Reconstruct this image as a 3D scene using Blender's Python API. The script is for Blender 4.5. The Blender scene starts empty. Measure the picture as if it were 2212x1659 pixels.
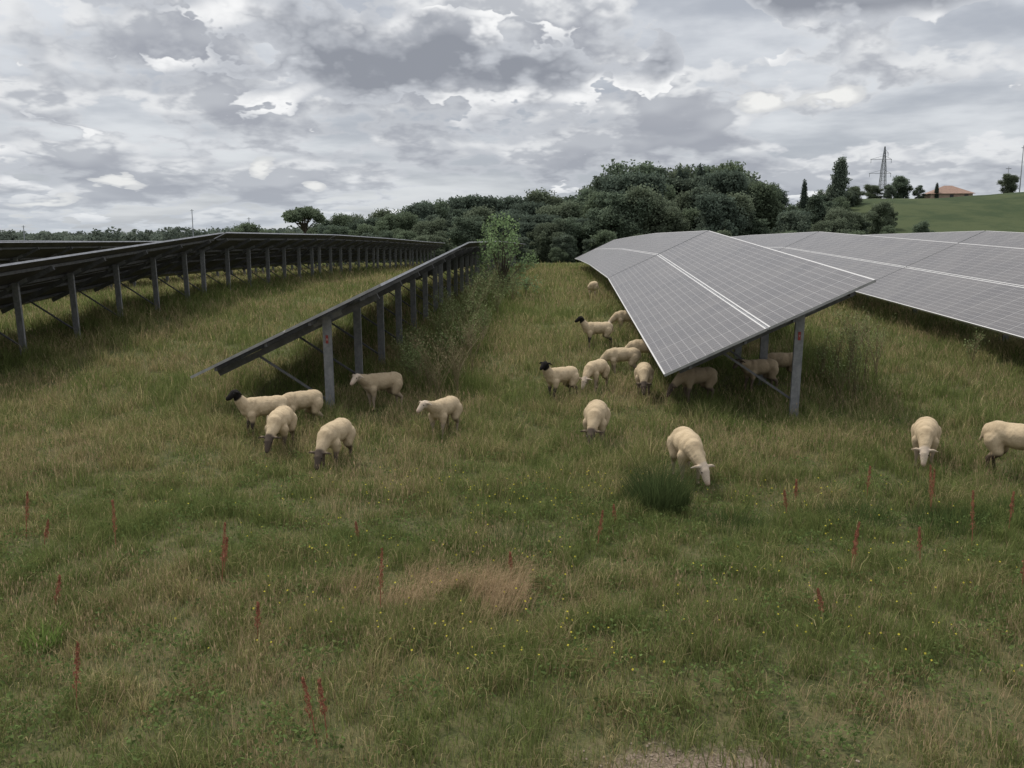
import bpy, bmesh, math, random
import numpy as np
from mathutils import Vector, Matrix

random.seed(4)
RNG = np.random.default_rng(7)
scene = bpy.context.scene
COL = scene.collection
R = math.radians

# ------------------------------------------------------------------ helpers
def link(o, parent=None):
    COL.objects.link(o)
    if parent is not None:
        o.parent = parent
    return o

def tag(o, label, cat, group=None, kind=None):
    o["label"] = label
    o["category"] = cat
    if group: o["group"] = group
    if kind: o["kind"] = kind

def S(t):
    t = np.clip(t, 0, 1)
    return t*t*(3-2*t)

def vnoise(x, y, scale, seed):
    r = np.random.default_rng(seed)
    g = r.random((64, 64))
    u = np.asarray(x)/scale + 1000.3; v = np.asarray(y)/scale + 1000.7
    iu = np.floor(u).astype(int); iv = np.floor(v).astype(int)
    fu = u-iu; fv = v-iv
    fu = fu*fu*(3-2*fu); fv = fv*fv*(3-2*fv)
    a = g[iu % 64, iv % 64]; b = g[(iu+1) % 64, iv % 64]
    c = g[iu % 64, (iv+1) % 64]; d = g[(iu+1) % 64, (iv+1) % 64]
    return (a*(1-fu)+b*fu)*(1-fv)+(c*(1-fu)+d*fu)*fv

def G(X, Y):
    X = np.asarray(X, float); Y = np.asarray(Y, float)
    r = np.interp(Y, [-1e4, 15.5, 17.5, 20, 24, 30, 34.5, 40, 52, 70, 93, 125, 200],
                     [0, 0, .03, .16, .43, .80, 1.0, 1.02, .97, .78, .45, .1, 0])
    r2 = np.interp(Y, [-1e4, 16, 20, 28, 39, 50, 56, 70, 93, 125, 200],
                      [0, 0, .08, .34, .68, 1.0, 1.0, .85, .5, .15, 0])
    k = S((X-6.5)/4.5)
    r = r*(1-k)+r2*k
    a = .75+.35*S(np.abs(X+3.5)/10)-.42*S((-X-16)/6)
    z = r*a
    z = z-1.5*S((Y-115)/60)
    hill = (13.2+.07*np.maximum(X-80, 0))*S((Y-112)/85)*S((X-8)/58)
    z = z+hill*(1-.6*S((Y-280)/500))
    z = z+7*S((Y-450)/600)*(.6+.4*np.sin(X/210+1))
    z = z+.035*(np.sin(X*1.3+Y*.7)+np.sin(X*.6-Y*1.1+2))*(Y < 200)
    return z
def g(x, y): return float(G(x, y))

def mat_new(name):
    m = bpy.data.materials.new(name); m.use_nodes = True
    nt = m.node_tree; nt.nodes.clear()
    out = nt.nodes.new('ShaderNodeOutputMaterial')
    return m, nt, out

class NB:
    def __init__(s, nt): s.nt = nt
    def node(s, t, **kw):
        n = s.nt.nodes.new(t)
        for k, v in kw.items(): setattr(n, k, v)
        return n
    def set(s, sock, v):
        if isinstance(v, bpy.types.NodeSocket): s.nt.links.new(v, sock)
        elif v is not None: sock.default_value = v
    def m(s, op, a, b=None, c=None, clamp=False):
        n = s.node('ShaderNodeMath', operation=op, use_clamp=clamp)
        s.set(n.inputs[0], a); s.set(n.inputs[1], b)
        if c is not None: s.set(n.inputs[2], c)
        return n.outputs[0]
    def vm(s, op, a, b=None):
        n = s.node('ShaderNodeVectorMath', operation=op)
        s.set(n.inputs[0], a); s.set(n.inputs[1], b)
        return n.outputs[0]
    def comb(s, x, y, z):
        n = s.node('ShaderNodeCombineXYZ')
        s.set(n.inputs[0], x); s.set(n.inputs[1], y); s.set(n.inputs[2], z)
        return n.outputs[0]
    def noise(s, vec, scale, detail=2, rough=.5, dist=0):
        n = s.node('ShaderNodeTexNoise')
        s.set(n.inputs['Vector'], vec)
        n.inputs['Scale'].default_value = scale; n.inputs['Detail'].default_value = detail
        n.inputs['Roughness'].default_value = rough; n.inputs['Distortion'].default_value = dist
        return n.outputs['Fac']
    def mr(s, v, a, b, c=0., d=1., smooth=True):
        n = s.node('ShaderNodeMapRange', interpolation_type='SMOOTHSTEP' if smooth else 'LINEAR')
        s.set(n.inputs[0], v)
        for i, q in enumerate((a, b, c, d)): n.inputs[i+1].default_value = q
        return n.outputs[0]
    def mix(s, f, a, b, mode='MIX'):
        n = s.node('ShaderNodeMix', data_type='RGBA', blend_type=mode)
        s.set(n.inputs[0], f)
        for sock, v in ((n.inputs[6], a), (n.inputs[7], b)):
            if isinstance(v, tuple): v = (*v[:3], 1)
            s.set(sock, v)
        return n.outputs[2]
    def bsdf(s, color, rough=.8, metal=0., spec=.3):
        n = s.node('ShaderNodeBsdfPrincipled')
        if isinstance(color, tuple): color = (*color[:3], 1)
        s.set(n.inputs['Base Color'], color); s.set(n.inputs['Roughness'], rough)
        n.inputs['Metallic'].default_value = metal
        n.inputs['Specular IOR Level'].default_value = spec
        return n
    def bump(s, h, strength=.3, dist=.02):
        n = s.node('ShaderNodeBump'); s.set(n.inputs['Height'], h)
        n.inputs['Strength'].default_value = strength; n.inputs['Distance'].default_value = dist
        return n.outputs[0]

def simple_mat(name, c1, c2, scale=6, rough=.8, metal=0., spec=.3, bump=.2):
    m, nt, out = mat_new(name); b = NB(nt)
    tc = b.node('ShaderNodeTexCoord').outputs['Object']
    n = b.noise(tc, scale, 4, .6)
    p = b.bsdf(b.mix(b.mr(n, .35, .65), c1, c2), rough, metal, spec)
    b.set(p.inputs['Normal'], b.bump(n, bump, .01))
    nt.links.new(p.outputs[0], out.inputs[0])
    return m

def leaf_mat(name, tint=(1, 1, 1), transl=.35, attr='Col', rnd=.22):
    m, nt, out = mat_new(name); b = NB(nt)
    a = b.node('ShaderNodeAttribute', attribute_name=attr)
    oi = b.node('ShaderNodeObjectInfo').outputs['Random']
    col = b.mix(1.0, a.outputs['Color'], tint, 'MULTIPLY')
    k = b.m('ADD', b.m('MULTIPLY', oi, rnd), 1-rnd/2)
    sc = b.node('ShaderNodeVectorMath', operation='SCALE')
    b.set(sc.inputs[0], col); b.set(sc.inputs[3], k)
    d = b.node('ShaderNodeBsdfDiffuse'); b.set(d.inputs[0], sc.outputs[0])
    t = b.node('ShaderNodeBsdfTranslucent'); b.set(t.inputs[0], sc.outputs[0])
    mx = b.node('ShaderNodeMixShader'); mx.inputs[0].default_value = transl
    nt.links.new(d.outputs[0], mx.inputs[1]); nt.links.new(t.outputs[0], mx.inputs[2])
    nt.links.new(mx.outputs[0], out.inputs[0])
    return m

def np_mesh(name, V, loops, totals, col=None, mats=(), smooth=False):
    me = bpy.data.meshes.new(name)
    V = np.asarray(V, np.float32)
    me.vertices.add(len(V)); me.vertices.foreach_set('co', V.ravel())
    me.loops.add(len(loops)); me.loops.foreach_set('vertex_index', np.asarray(loops, np.int32))
    tot = np.asarray(totals, np.int32)
    st = np.concatenate([[0], np.cumsum(tot)[:-1]]).astype(np.int32)
    me.polygons.add(len(tot)); me.polygons.foreach_set('loop_start', st)
    me.update(calc_edges=True)
    if col is not None:
        ca = me.color_attributes.new('Col', 'FLOAT_COLOR', 'POINT')
        c4 = np.ones((len(V), 4), np.float32); c4[:, :3] = col
        ca.data.foreach_set('color', c4.ravel())
    for m in mats: me.materials.append(m)
    if smooth: me.polygons.foreach_set('use_smooth', np.ones(len(tot), bool))
    return me

def blades(P, H, W, lean, leandir, face, C):
    n = len(P)
    wx = np.cos(face)*W/2; wy = np.sin(face)*W/2
    dx = np.cos(leandir)*lean*H; dy = np.sin(leandir)*lean*H
    V = np.zeros((n, 5, 3))
    V[:, 0] = P+np.stack([-wx, -wy, 0*wx-.02], 1)
    V[:, 1] = P+np.stack([wx, wy, 0*wx-.02], 1)
    mx = P+np.stack([dx*.3, dy*.3, H*.55], 1)
    V[:, 2] = mx+np.stack([wx*.8, wy*.8, 0*wx], 1)
    V[:, 3] = mx-np.stack([wx*.8, wy*.8, 0*wx], 1)
    V[:, 4] = P+np.stack([dx, dy, H*np.sqrt(np.clip(1-lean*lean*.6, .1, 1))], 1)
    base = (np.arange(n)*5)[:, None]
    loops = (base+np.array([0, 1, 2, 3, 3, 2, 4])).ravel()
    tot = np.tile([4, 3], n)
    return V.reshape(-1, 3), loops, tot, np.repeat(C, 5, axis=0)

def leaf_quads(P, Nn, size, C, rng, aspect=.6):
    n = len(P)
    Nn = Nn/np.linalg.norm(Nn, axis=1, keepdims=True)
    r = rng.normal(size=(n, 3))
    T = np.cross(Nn, r); T /= np.linalg.norm(T, axis=1, keepdims=True)
    B = np.cross(Nn, T)
    s = size[:, None]
    V = np.stack([P-T*s, P-B*s*aspect, P+T*s, P+B*s*aspect], 1)
    loops = np.arange(n*4); tot = np.full(n, 4)
    return V.reshape(-1, 3), loops, tot, np.repeat(C, 4, axis=0)

def box_between(bm, p0, p1, w, h, up=(0, 0, 1), mi=0):
    p0 = Vector(p0); p1 = Vector(p1); d = (p1-p0).normalized(); u = Vector(up)
    s = d.cross(u)
    if s.length < 1e-3: s = d.cross(Vector((0, 1, 0)))
    s.normalize(); u = s.cross(d)
    vs = []
    for p in (p0, p1):
        for a, c in ((-1, -1), (1, -1), (1, 1), (-1, 1)):
            vs.append(bm.verts.new(p+s*a*w/2+u*c*h/2))
    for f in ((0, 1, 2, 3), (7, 6, 5, 4), (0, 4, 5, 1), (1, 5, 6, 2), (2, 6, 7, 3), (3, 7, 4, 0)):
        fc = bm.faces.new([vs[i] for i in f]); fc.material_index = mi

def tube(bm, pts, rad, seg=7, mi=0):
    rings = []
    for i, p in enumerate(pts):
        p = Vector(p)
        d = (Vector(pts[min(i+1, len(pts)-1)])-Vector(pts[max(i-1, 0)])).normalized()
        s = d.cross(Vector((.31, .95, .05))).normalized(); u = s.cross(d)
        rings.append([bm.verts.new(p+(s*math.cos(a)+u*math.sin(a))*rad[i]) for a in [2*math.pi*k/seg for k in range(seg)]])
    for a, c in zip(rings, rings[1:]):
        for k in range(seg):
            f = bm.faces.new([a[k], a[(k+1) % seg], c[(k+1) % seg], c[k]]); f.material_index = mi; f.smooth = True
    bm.faces.new(rings[-1]).material_index = mi

def bm_obj(name, bm, mats, parent=None, loc=None):
    me = bpy.data.meshes.new(name); bmesh.ops.recalc_face_normals(bm, faces=bm.faces)
    bm.to_mesh(me); bm.free()
    for m in mats: me.materials.append(m)
    o = bpy.data.objects.new(name, me)
    if loc is not None: o.location = loc
    return link(o, parent)

def empty(name, loc=(0, 0, 0)):
    o = bpy.data.objects.new(name, None); o.empty_display_size = .3; o.location = loc
    return link(o)

# ------------------------------------------------------------------ camera
cam = bpy.data.cameras.new("camera"); camo = bpy.data.objects.new("camera", cam); link(camo)
cam.sensor_width = 36; cam.lens = 31.1; cam.clip_end = 9000; cam.clip_start = .1
camo.location = (0, 0, 3.4); camo.rotation_euler = (R(90-9.35), 0, R(2.63))
scene.camera = camo

# ------------------------------------------------------------------ world
w = bpy.data.worlds.new("World"); scene.world = w; w.use_nodes = True
nt = w.node_tree; nt.nodes.clear(); b = NB(nt)
out = b.node('ShaderNodeOutputWorld')
SUN_EL = 58; SUN_DIR = Vector((-.38, .36, 0)).normalized()*math.cos(R(SUN_EL)); SUN_DIR.z = math.sin(R(SUN_EL))
sky = b.node('ShaderNodeTexSky', sky_type='NISHITA'); sky.sun_disc = False
sky.sun_elevation = R(SUN_EL); sky.sun_rotation = math.atan2(SUN_DIR.x, SUN_DIR.y)
bg1 = b.node('ShaderNodeBackground'); nt.links.new(sky.outputs[0], bg1.inputs[0]); bg1.inputs[1].default_value = .08
gen = b.node('ShaderNodeTexCoord').outputs['Generated']
sep = b.node('ShaderNodeSeparateXYZ'); nt.links.new(gen, sep.inputs[0])
x, y, z = sep.outputs
zc = b.m('MAXIMUM', z, 0)
gg = b.m('MULTIPLY', b.m('LOGARITHM', b.m('DIVIDE', b.m('ADD', zc, .08), .08), math.e), .48)
q = b.comb(x, y, gg)
wobc = b.m('SUBTRACT', b.noise(b.vm('ADD', q, (3, 1, 7)), 13, 4, .55), .5)
bil = b.m('ABSOLUTE', wobc)
billow = b.m('SUBTRACT', .05, b.m('MULTIPLY', bil, .6))
xw = b.m('ADD', x, b.m('MULTIPLY', wobc, .08)); zw = b.m('ADD', z, b.m('MULTIPLY', wobc, .05))
def bump_at(x0, z0, sx, sz, amp):
    dx = b.m('DIVIDE', b.m('SUBTRACT', xw, x0), sx)
    dz = b.m('DIVIDE', b.m('SUBTRACT', zw, z0), sz)
    e = b.m('ADD', b.m('MULTIPLY', dx, dx), b.m('MULTIPLY', dz, dz))
    return b.m('MULTIPLY', b.m('EXPONENT', b.m('MULTIPLY', e, -1)), amp)
def total(lst):
    r = bump_at(*lst[0])
    for l in lst[1:]: r = b.m('ADD', r, bump_at(*l))
    return r
def layer(base, off, scale, th, light, dark, white, soft=.05, thick=.2, extra=None, opac=1., bill=1., det=6, up=.05, edge=.6):
    qa = b.vm('ADD', q, off)
    A = b.m('ADD', b.noise(qa, scale, det, .52), b.m('MULTIPLY', billow, bill))
    # how much cloud lies just above: lit tops against shaded flat bases
    B_ = b.noise(b.vm('ADD', qa, (-.008, 0, up)), scale, 3, .5)
    lo = b.noise(qa, scale, 3, .5)
    dif = b.m('SUBTRACT', lo, B_)
    if extra is not None:
        A = b.m('ADD', A, extra)
    top = b.m('ADD', .35, b.m('MULTIPLY', dif, 5.0), clamp=True)
    mask = b.mr(A, th, th+soft)
    tk = b.mr(A, th, th+thick)
    tk = b.m('MULTIPLY', tk, b.m('SUBTRACT', 1.2, b.m('MULTIPLY', top, .7)), clamp=True)
    col = b.mix(tk, light, dark)
    lit = b.m('MULTIPLY', b.m('SUBTRACT', 1., b.mr(A, th+soft, th+thick*.9)), b.mr(top, .35, .85))
    col = b.mix(b.m('MULTIPLY', lit, edge), col, white)
    return b.mix(b.m('MULTIPLY', mask, opac), base, col), mask
stripes = b.noise(b.vm('MULTIPLY', q, (1, 1, 2.0)), 4.5, 5, .55)
ccol = b.mix(b.mr(stripes, .36, .64), (.76, .78, .81), (.46, .485, .535))
ccol, mA = layer(ccol, (5.1, 2.3, 1.7), 6.8, .465, (.62, .645, .68), (.35, .37, .42), (.86, .87, .88), .09, .20, opac=.9, bill=1.1,
                 extra=total([(.16, .21, .06, .05, -.15), (-.42, .17, .16, .05, .06)]), edge=.8)
bumps = total([(-.24, .165, .10, .024, .20), (-.12, .190, .12, .034, .23), (.02, .172, .10, .022, .18), (.33, .240, .16, .020, .36), (.115, .185, .026, .034, .27),
               (.175, .215, .035, .05, -.25), (-.08, .258, .11, .018, -.3), (-.45, .235, .14, .02, .14), (.3, .15, .15, .03, -.12), (-.3, .07, .25, .03, -.06)])
ccol, mB = layer(ccol, (2.4, 3.8, 9.2), 5.0, .60, (.56, .585, .63), (.285, .305, .35), (.94, .945, .95), .03, .24, extra=bumps, bill=1.5, det=7, edge=1., up=.04)
puffs = total([(.22, .142, .028, .009, 1.2), (.285, .141, .024, .010, 1.2), (-.44, .056, .024, .010, 1.),
               (-.262, .053, .014, .007, 1.), (-.31, .073, .012, .012, .9), (-.50, .035, .03, .005, .9)])
pn = b.m('ADD', puffs, b.m('MULTIPLY', billow, 3.5))
pm = b.mr(pn, .42, .58)
ccol = b.mix(b.m('MULTIPLY', pm, .92), ccol, b.mix(b.mr(pn, .55, 1.0), (.68, .69, .70), (.90, .90, .88)))
hz = b.m('MULTIPLY', b.m('EXPONENT', b.m('DIVIDE', zc, -.035)), .6)
ccol = b.mix(hz, ccol, (.50, .56, .62))
bright = b.mr(z, .3, .85, 1., 1.7)
bg2 = b.node('ShaderNodeBackground'); nt.links.new(ccol, bg2.inputs[0]); b.set(bg2.inputs[1], bright)
mx = b.node('ShaderNodeMixShader')
b.set(mx.inputs[0], b.mr(b.m('ADD', mA, mB), 0, .5, .88, 1.))
nt.links.new(bg1.outputs[0], mx.inputs[1]); nt.links.new(bg2.outputs[0], mx.inputs[2])
nt.links.new(mx.outputs[0], out.inputs[0])

sl = bpy.data.lights.new("sun", 'SUN'); sl.energy = 2.8; sl.angle = R(10); sl.color = (1, .95, .86)
so = bpy.data.objects.new("sun", sl); link(so); so.location = (0, 0, 50)
so.rotation_euler = (-SUN_DIR).to_track_quat('-Z', 'Y').to_euler()

scene.view_settings.view_transform = 'Standard'; scene.view_settings.look = 'None'; scene.view_settings.exposure = 0

# ------------------------------------------------------------------ ground
xs = np.sinh(np.linspace(-7.2, 7.2, 420)); xs = xs/xs[-1]*3500
ys = np.concatenate([np.linspace(-60, 0, 20, endpoint=False), np.linspace(0, 130, 320, endpoint=False), np.linspace(130, 330, 90, endpoint=False), 330+np.linspace(0, 1, 70)**2*4500])
XX, YY = np.meshgrid(xs, ys); ZZ = G(XX, YY)
V = np.stack([XX, YY, ZZ], -1).reshape(-1, 3)
ny, nx = XX.shape
idx = np.arange(nx*ny).reshape(ny, nx)
L = np.stack([idx[:-1, :-1], idx[:-1, 1:], idx[1:, 1:], idx[1:, :-1]], -1).reshape(-1, 4)
m, nt, out = mat_new("meadow_soil"); b = NB(nt)
geo = b.node('ShaderNodeNewGeometry').outputs['Position']
sp = b.node('ShaderNodeSeparateXYZ'); nt.links.new(geo, sp.inputs[0])
n1 = b.noise(geo, .35, 4, .6); n2 = b.noise(geo, 6, 6, .7); n3 = b.noise(geo, 45, 4, .65)
c = b.mix(b.mr(n2, .4, .62), (.050, .058, .024), (.11, .095, .048))
c = b.mix(b.m('MULTIPLY', b.mr(n3, .4, .62), .6), c, (.12, .12, .05))
bx = b.m('DIVIDE', b.m('SUBTRACT', sp.outputs[0], 1.0), .8); by = b.m('DIVIDE', b.m('SUBTRACT', sp.outputs[1], 5.25), .38)
bare = b.m('EXPONENT', b.m('MULTIPLY', b.m('ADD', b.m('MULTIPLY', bx, bx), b.m('MULTIPLY', by, by)), -1))
c = b.mix(b.mr(b.m('ADD', bare, b.m('MULTIPLY', b.m('SUBTRACT', n2, .5), 1.2)), .25, .7), c, b.mix(b.mr(n3, .4, .62), (.13, .10, .07), (.23, .18, .135)))
far = b.mr(sp.outputs[1], 95, 118)
mead = b.mr(sp.outputs[1], 14, 40)
c = b.mix(mead, c, b.mix(b.mr(n1, .4, .6), (.085, .10, .036), (.12, .125, .048)))
field = b.mix(b.mr(b.noise(geo, .09, 6, .7), .4, .6), (.042, .060, .028), (.066, .082, .038))
c = b.mix(far, c, field)
vf = b.mr(sp.outputs[1], 350, 600)
c = b.mix(vf, c, b.mix(b.mr(b.noise(geo, .008, 2, .5), .46, .50), (.07, .10, .07), (.30, .28, .14)))
p = b.bsdf(c, .95, 0, .1); b.set(p.inputs['Normal'], b.bump(n2, .6, .08)); nt.links.new(p.outputs[0], out.inputs[0])
me = np_mesh("ground", V, L.ravel(), np.full(len(L), 4), None, [m], True)
ground = link(bpy.data.objects.new("ground", me)); ground["kind"] = "structure"
tag(ground, "meadow ground rising gently to a green hillside field", "ground")

# ------------------------------------------------------------------ grass
grass_m = leaf_mat("grass_blades", (1, 1, 1), .42, rnd=0)
def region(xx, yy, cx, cy, rx, ry): return np.exp(-((xx-cx)/rx)**2-((yy-cy)/ry)**2)
def lush(x, y):
    a = np.exp(-((x+2.5)/.75)**2)*S((y-17)/3)*S((45-y)/6)
    c_ = np.exp(-((x-6.4)/.8)**2)*S((y-17)/2)*S((40-y)/6)*.8
    d = np.exp(-((x+13.2)/1.2)**2)*S((y-18)/3)*S((70-y)/6)*.6
    return a+c_+d
def grass_cols(x, y, n, rng):
    s = .42+.75*(vnoise(x, y, 2.3, 1)-.5)+1.1*(vnoise(x, y, .55, 2)-.5)+.45*(vnoise(x, y, 6, 3)-.5)
    s += .5*region(x, y, -7.5, 13.5, 3.5, 2.0)+.4*region(x, y, -10.5, 26, 3.5, 6)+.1*S((y-30)/30)
    s += -.15*region(x, y, 0, 9.8, 6, .9)+.25*region(x, y, 2, 11.6, 3, .8)
    s += .06*S((8-y)/2.5)-.6*lush(x, y)
    s = np.clip(s+rng.normal(0, .2, n), 0, 1)[:, None]
    green = np.array([.120, .158, .050]); green2 = np.array([.205, .232, .082]); straw_c = np.array([.48, .40, .215]); brown = np.array([.29, .215, .13])
    k = rng.random((n, 1))
    gc = green*(1-k)+green2*k
    sc = np.where(rng.random((n, 1)) < .25, brown, straw_c*(.6+.5*k))
    st = (rng.random((n, 1)) < s*.64).astype(float)
    c = gc*(1-st)+sc*st
    c = c*(1-.3*s)+.3*s*(np.array([.28, .26, .105]))
    c = c*(1-.2*np.clip(lush(x, y), 0, 1))[:, None]
    return c*rng.uniform(.65, 1.3, (n, 1))
def make_grass(N, y0, y1, rng, hmul=1.):
    yy = np.linspace(y0, y1, 4000); pdf = np.minimum(1, (9/yy)**2)*(1.3*yy+3); cdf = np.cumsum(pdf); cdf /= cdf[-1]
    y = np.interp(rng.random(N), cdf, yy)
    x = (rng.random(N)*2-1)*(.64*y+1.8)-.046*y
    tuft = vnoise(x, y, .26, 5); mid = vnoise(x, y, 1.1, 6)
    bare = region(x, y, 1.0, 5.25, .75, .36)
    keep = rng.random(N) < (.26+1.3*tuft**1.7)*(1-.9*bare)
    x, y, tuft, mid = x[keep], y[keep], tuft[keep], mid[keep]; n = len(x)
    H = (.045+.26*tuft**2.2+.18*mid**1.8)*rng.uniform(.35, 1.5, n)
    H *= .74+.46*S((y-9)/8)
    H *= 1-.25*S((8-y)/3)
    H *= 1+1.3*lush(x, y)
    lean = rng.uniform(.15, 1.1, n)
    W = rng.uniform(.0026, .0085, n)*np.maximum(1, (y/9)**.85)
    P = np.stack([x, y, G(x, y)], 1)
    C = grass_cols(x, y, n, rng)
    ld = rng.uniform(0, 6.283, n)+1.2*(vnoise(x, y, .8, 61)-.5)
    return P, H*hmul, W, np.clip(lean, 0, 1.15), ld, rng.normal(0, .9, n), C
P, H, W, le, ld, fc, C = make_grass(1200000, 4.3, 112, RNG)
me = np_mesh("grass", *blades(P, H, W, le, ld, fc, C), mats=[grass_m])
o = link(bpy.data.objects.new("grass", me)); tag(o, "long mixed green and straw coloured meadow grass", "grass", kind="stuff")
P, H, W, le, ld, fc, C = make_grass(150000, 4.6, 80, RNG)
kk = (vnoise(P[:, 0], P[:, 1], 1.7, 51)+.35*vnoise(P[:, 0], P[:, 1], .5, 52)) > .66
P, H, W, le, ld, fc, C = [a_[kk] for a_ in (P, H, W, le, ld, fc, C)]
H = RNG.uniform(.16, .48, len(H))*(.62+.48*S((P[:, 1]-6)/8)); C = np.array([.42, .33, .19])*RNG.uniform(.6, 1.2, (len(H), 1))
le = np.clip(le*.8, 0, .75)
me = np_mesh("seeding_grass", *blades(P, H, W*.5, le, ld, fc, C), mats=[grass_m])
tips = P+np.stack([np.cos(ld)*le*H*.9, np.sin(ld)*le*H*.9, H*.86], 1)
o = link(bpy.data.objects.new("seeding_grass", me)); tag(o, "thin dry grass stalks standing above the meadow", "grass", kind="stuff")
sel = RNG.random(len(tips)) < .6
tp = tips[sel]
n = len(tp); sz = RNG.uniform(.006, .014, n)*np.maximum(1, (tp[:, 1]/10)**.6)
T = np.tile([[0, 0, 1.]], (n, 1)); Bv = np.stack([np.cos(fc[sel]), np.sin(fc[sel]), 0*sz], 1)
V = np.stack([tp-T*sz[:, None]*2.2, tp-Bv*sz[:, None]*.4, tp+T*sz[:, None]*2.2, tp+Bv*sz[:, None]*.4], 1).reshape(-1, 3)
me = np_mesh("grass_seed_heads", V, np.arange(n*4), np.full(n, 4), np.repeat(np.array([.42, .31, .19])*RNG.uniform(.6, 1.2, (n, 1)), 4, axis=0), [grass_m])
o = link(bpy.data.objects.new("grass_seed_heads", me)); tag(o, "brown seed heads on dry meadow grass", "grass", kind="stuff")
def straw(n, cx, cy, rx, ry, rng, hs=1.):
    x = rng.normal(cx, rx, n); y = rng.normal(cy, ry, n)
    k = vnoise(x, y, .38, 71)+.5*vnoise(x, y, .12, 72) > .74
    x, y = x[k], y[k]; n = len(x)
    P = np.stack([x, y, G(x, y)+rng.uniform(.02, .08, n)], 1)
    return P, rng.uniform(.14, .34, n)*hs, rng.uniform(.002, .004, n), rng.uniform(.8, 1.15, n), rng.normal(.3, 1.1, n), rng.uniform(0, 6.28, n), np.array([.48, .355, .215])*rng.uniform(.5, 1.15, (n, 1))
sets = [straw(5000, -1.0, 8.0, .50, .24, RNG), straw(500, -.2, 8.4, .4, .2, RNG), straw(500, 2.6, 5.9, .7, .3, RNG, .7), straw(450, -2.9, 6.2, .8, .3, RNG, .7), straw(500, -.2, 6.8, 1.0, .35, RNG, .7), straw(400, -4.4, 7.8, .8, .3, RNG, .7)]
st = [np.concatenate([s_[i] for s_ in sets]) for i in range(7)]
me = np_mesh("flattened_straw", *blades(*st), mats=[grass_m])
o = link(bpy.data.objects.new("flattened_straw", me)); tag(o, "patches of tangled flattened straw coloured dead grass", "grass", kind="stuff")
n = 110000
y = RNG.uniform(4.4, 17, n); x = (RNG.random(n)*2-1)*(.64*y+1.5)-.046*y
vk = vnoise(x, y, .42, 11)*.6+vnoise(x, y, .16, 12)*.4
k = (vk > .52) & (region(x, y, 1, 5.25, .7, .35) < .4); x, y, vk = x[k], y[k], vk[k]; n = len(x)
Pw = np.stack([x, y, G(x, y)+RNG.uniform(.01, .10, n)+.35*(vk-.52)], 1)
C = np.array([.125, .17, .058])*RNG.uniform(.6, 1.35, (n, 1))
me = np_mesh("meadow_herbs", *leaf_quads(Pw, RNG.normal(size=(n, 3))*.8+[0, 0, 1.0], RNG.uniform(.008, .024, n), C, RNG), mats=[grass_m])
o = link(bpy.data.objects.new("meadow_herbs", me)); tag(o, "low leafy green herbs between the grass", "grass", kind="stuff")
n = 620
y = RNG.uniform(6.2, 12, n); x = RNG.normal(.5, 2.8, n)
k = vnoise(x, y, 1.2, 21) > .48; x, y = x[k], y[k]; n = len(x)
Pw = np.stack([x, y, G(x, y)+RNG.uniform(.16, .27, n)], 1)
me = np_mesh("yellow_wildflowers", *leaf_quads(Pw, RNG.normal(size=(n, 3))*.5+[0, -.7, 1], RNG.uniform(.008, .012, n), np.tile([[.58, .50, .08]], (n, 1)), RNG, 1.), mats=[grass_m])
o = link(bpy.data.objects.new("yellow_wildflowers", me)); tag(o, "tiny yellow wildflowers scattered in the grass", "flower", kind="stuff")
bm = bmesh.new()
for i in range(240):
    px, py = random.gauss(1.0, .42), random.gauss(5.25, .18)
    r = random.uniform(.004, .018)
    mtx = Matrix.Translation((px, py, g(px, py)+r*.2)) @ Matrix.Rotation(random.random()*6, 4, 'Z') @ Matrix.Diagonal((1, random.uniform(.6, 1), .5, 1))
    bmesh.ops.create_icosphere(bm, subdivisions=1, radius=r, matrix=mtx)
gm = simple_mat("gravel_stone", (.28, .22, .17), (.18, .14, .105), 3)
o = bm_obj("gravel", bm, [gm]); tag(o, "scattered pale gravel stones on bare soil", "gravel", kind="stuff")

# ------------------------------------------------------------------ rush clump, weeds, sorrel
def clump(name, cx, cy, n, rad, hmin, hmax, col, lab, cat, spread=.45, width=.005):
    r = np.random.default_rng(int(abs(cx*100)+cy*10))
    a = r.uniform(0, 6.283, n); rr = rad*np.sqrt(r.random(n))
    x = rr*np.cos(a); y = rr*np.sin(a)
    H = r.uniform(hmin, hmax, n)*(1-.35*(rr/rad)**2)
    C = np.array(col)*r.uniform(.6, 1.35, (n, 1))
    P = np.stack([x, y, 0*x], 1)
    me = np_mesh(name, *blades(P, H, r.uniform(.6, 1.4, n)*width, np.clip(spread*(rr/rad)+r.uniform(0, .25, n), 0, .9), a+r.normal(0, .6, n), r.uniform(0, 6.28, n), C), mats=[grass_m])
    o = link(bpy.data.objects.new(name, me)); o.location = (cx, cy, g(cx, cy)); tag(o, lab, cat)
    return o
clump("rush_clump", 1.36, 11.0, 1500, .38, .30, .82, (.08, .108, .042), "dense dark green rush clump in the grass", "rush", .45, .006)
for (hx, hy, nn, rd, hh) in [(3.74, 10.62, 700, .45, .35), (4.77, 10.31, 700, .5, .35), (.81, 10.83, 500, .4, .25), (4.92, 11.61, 500, .5, .3), (-.46, 9.42, 600, .6, .25), (2.2, 10.4, 500, .4, .28), (5.6, 10.6, 600, .5, .33)]:
    clump("grass_tussock", hx, hy, nn, rd, hh*.4, hh, (.085, .12, .042), "dark green tussock of long grass", "grass", .6, .006)
clump("thistle_tussock", -4.34, 6.93, 260, .16, .15, .3, (.19, .27, .075), "bright yellow green leafy tussock", "grass", .6, .008)

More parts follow.
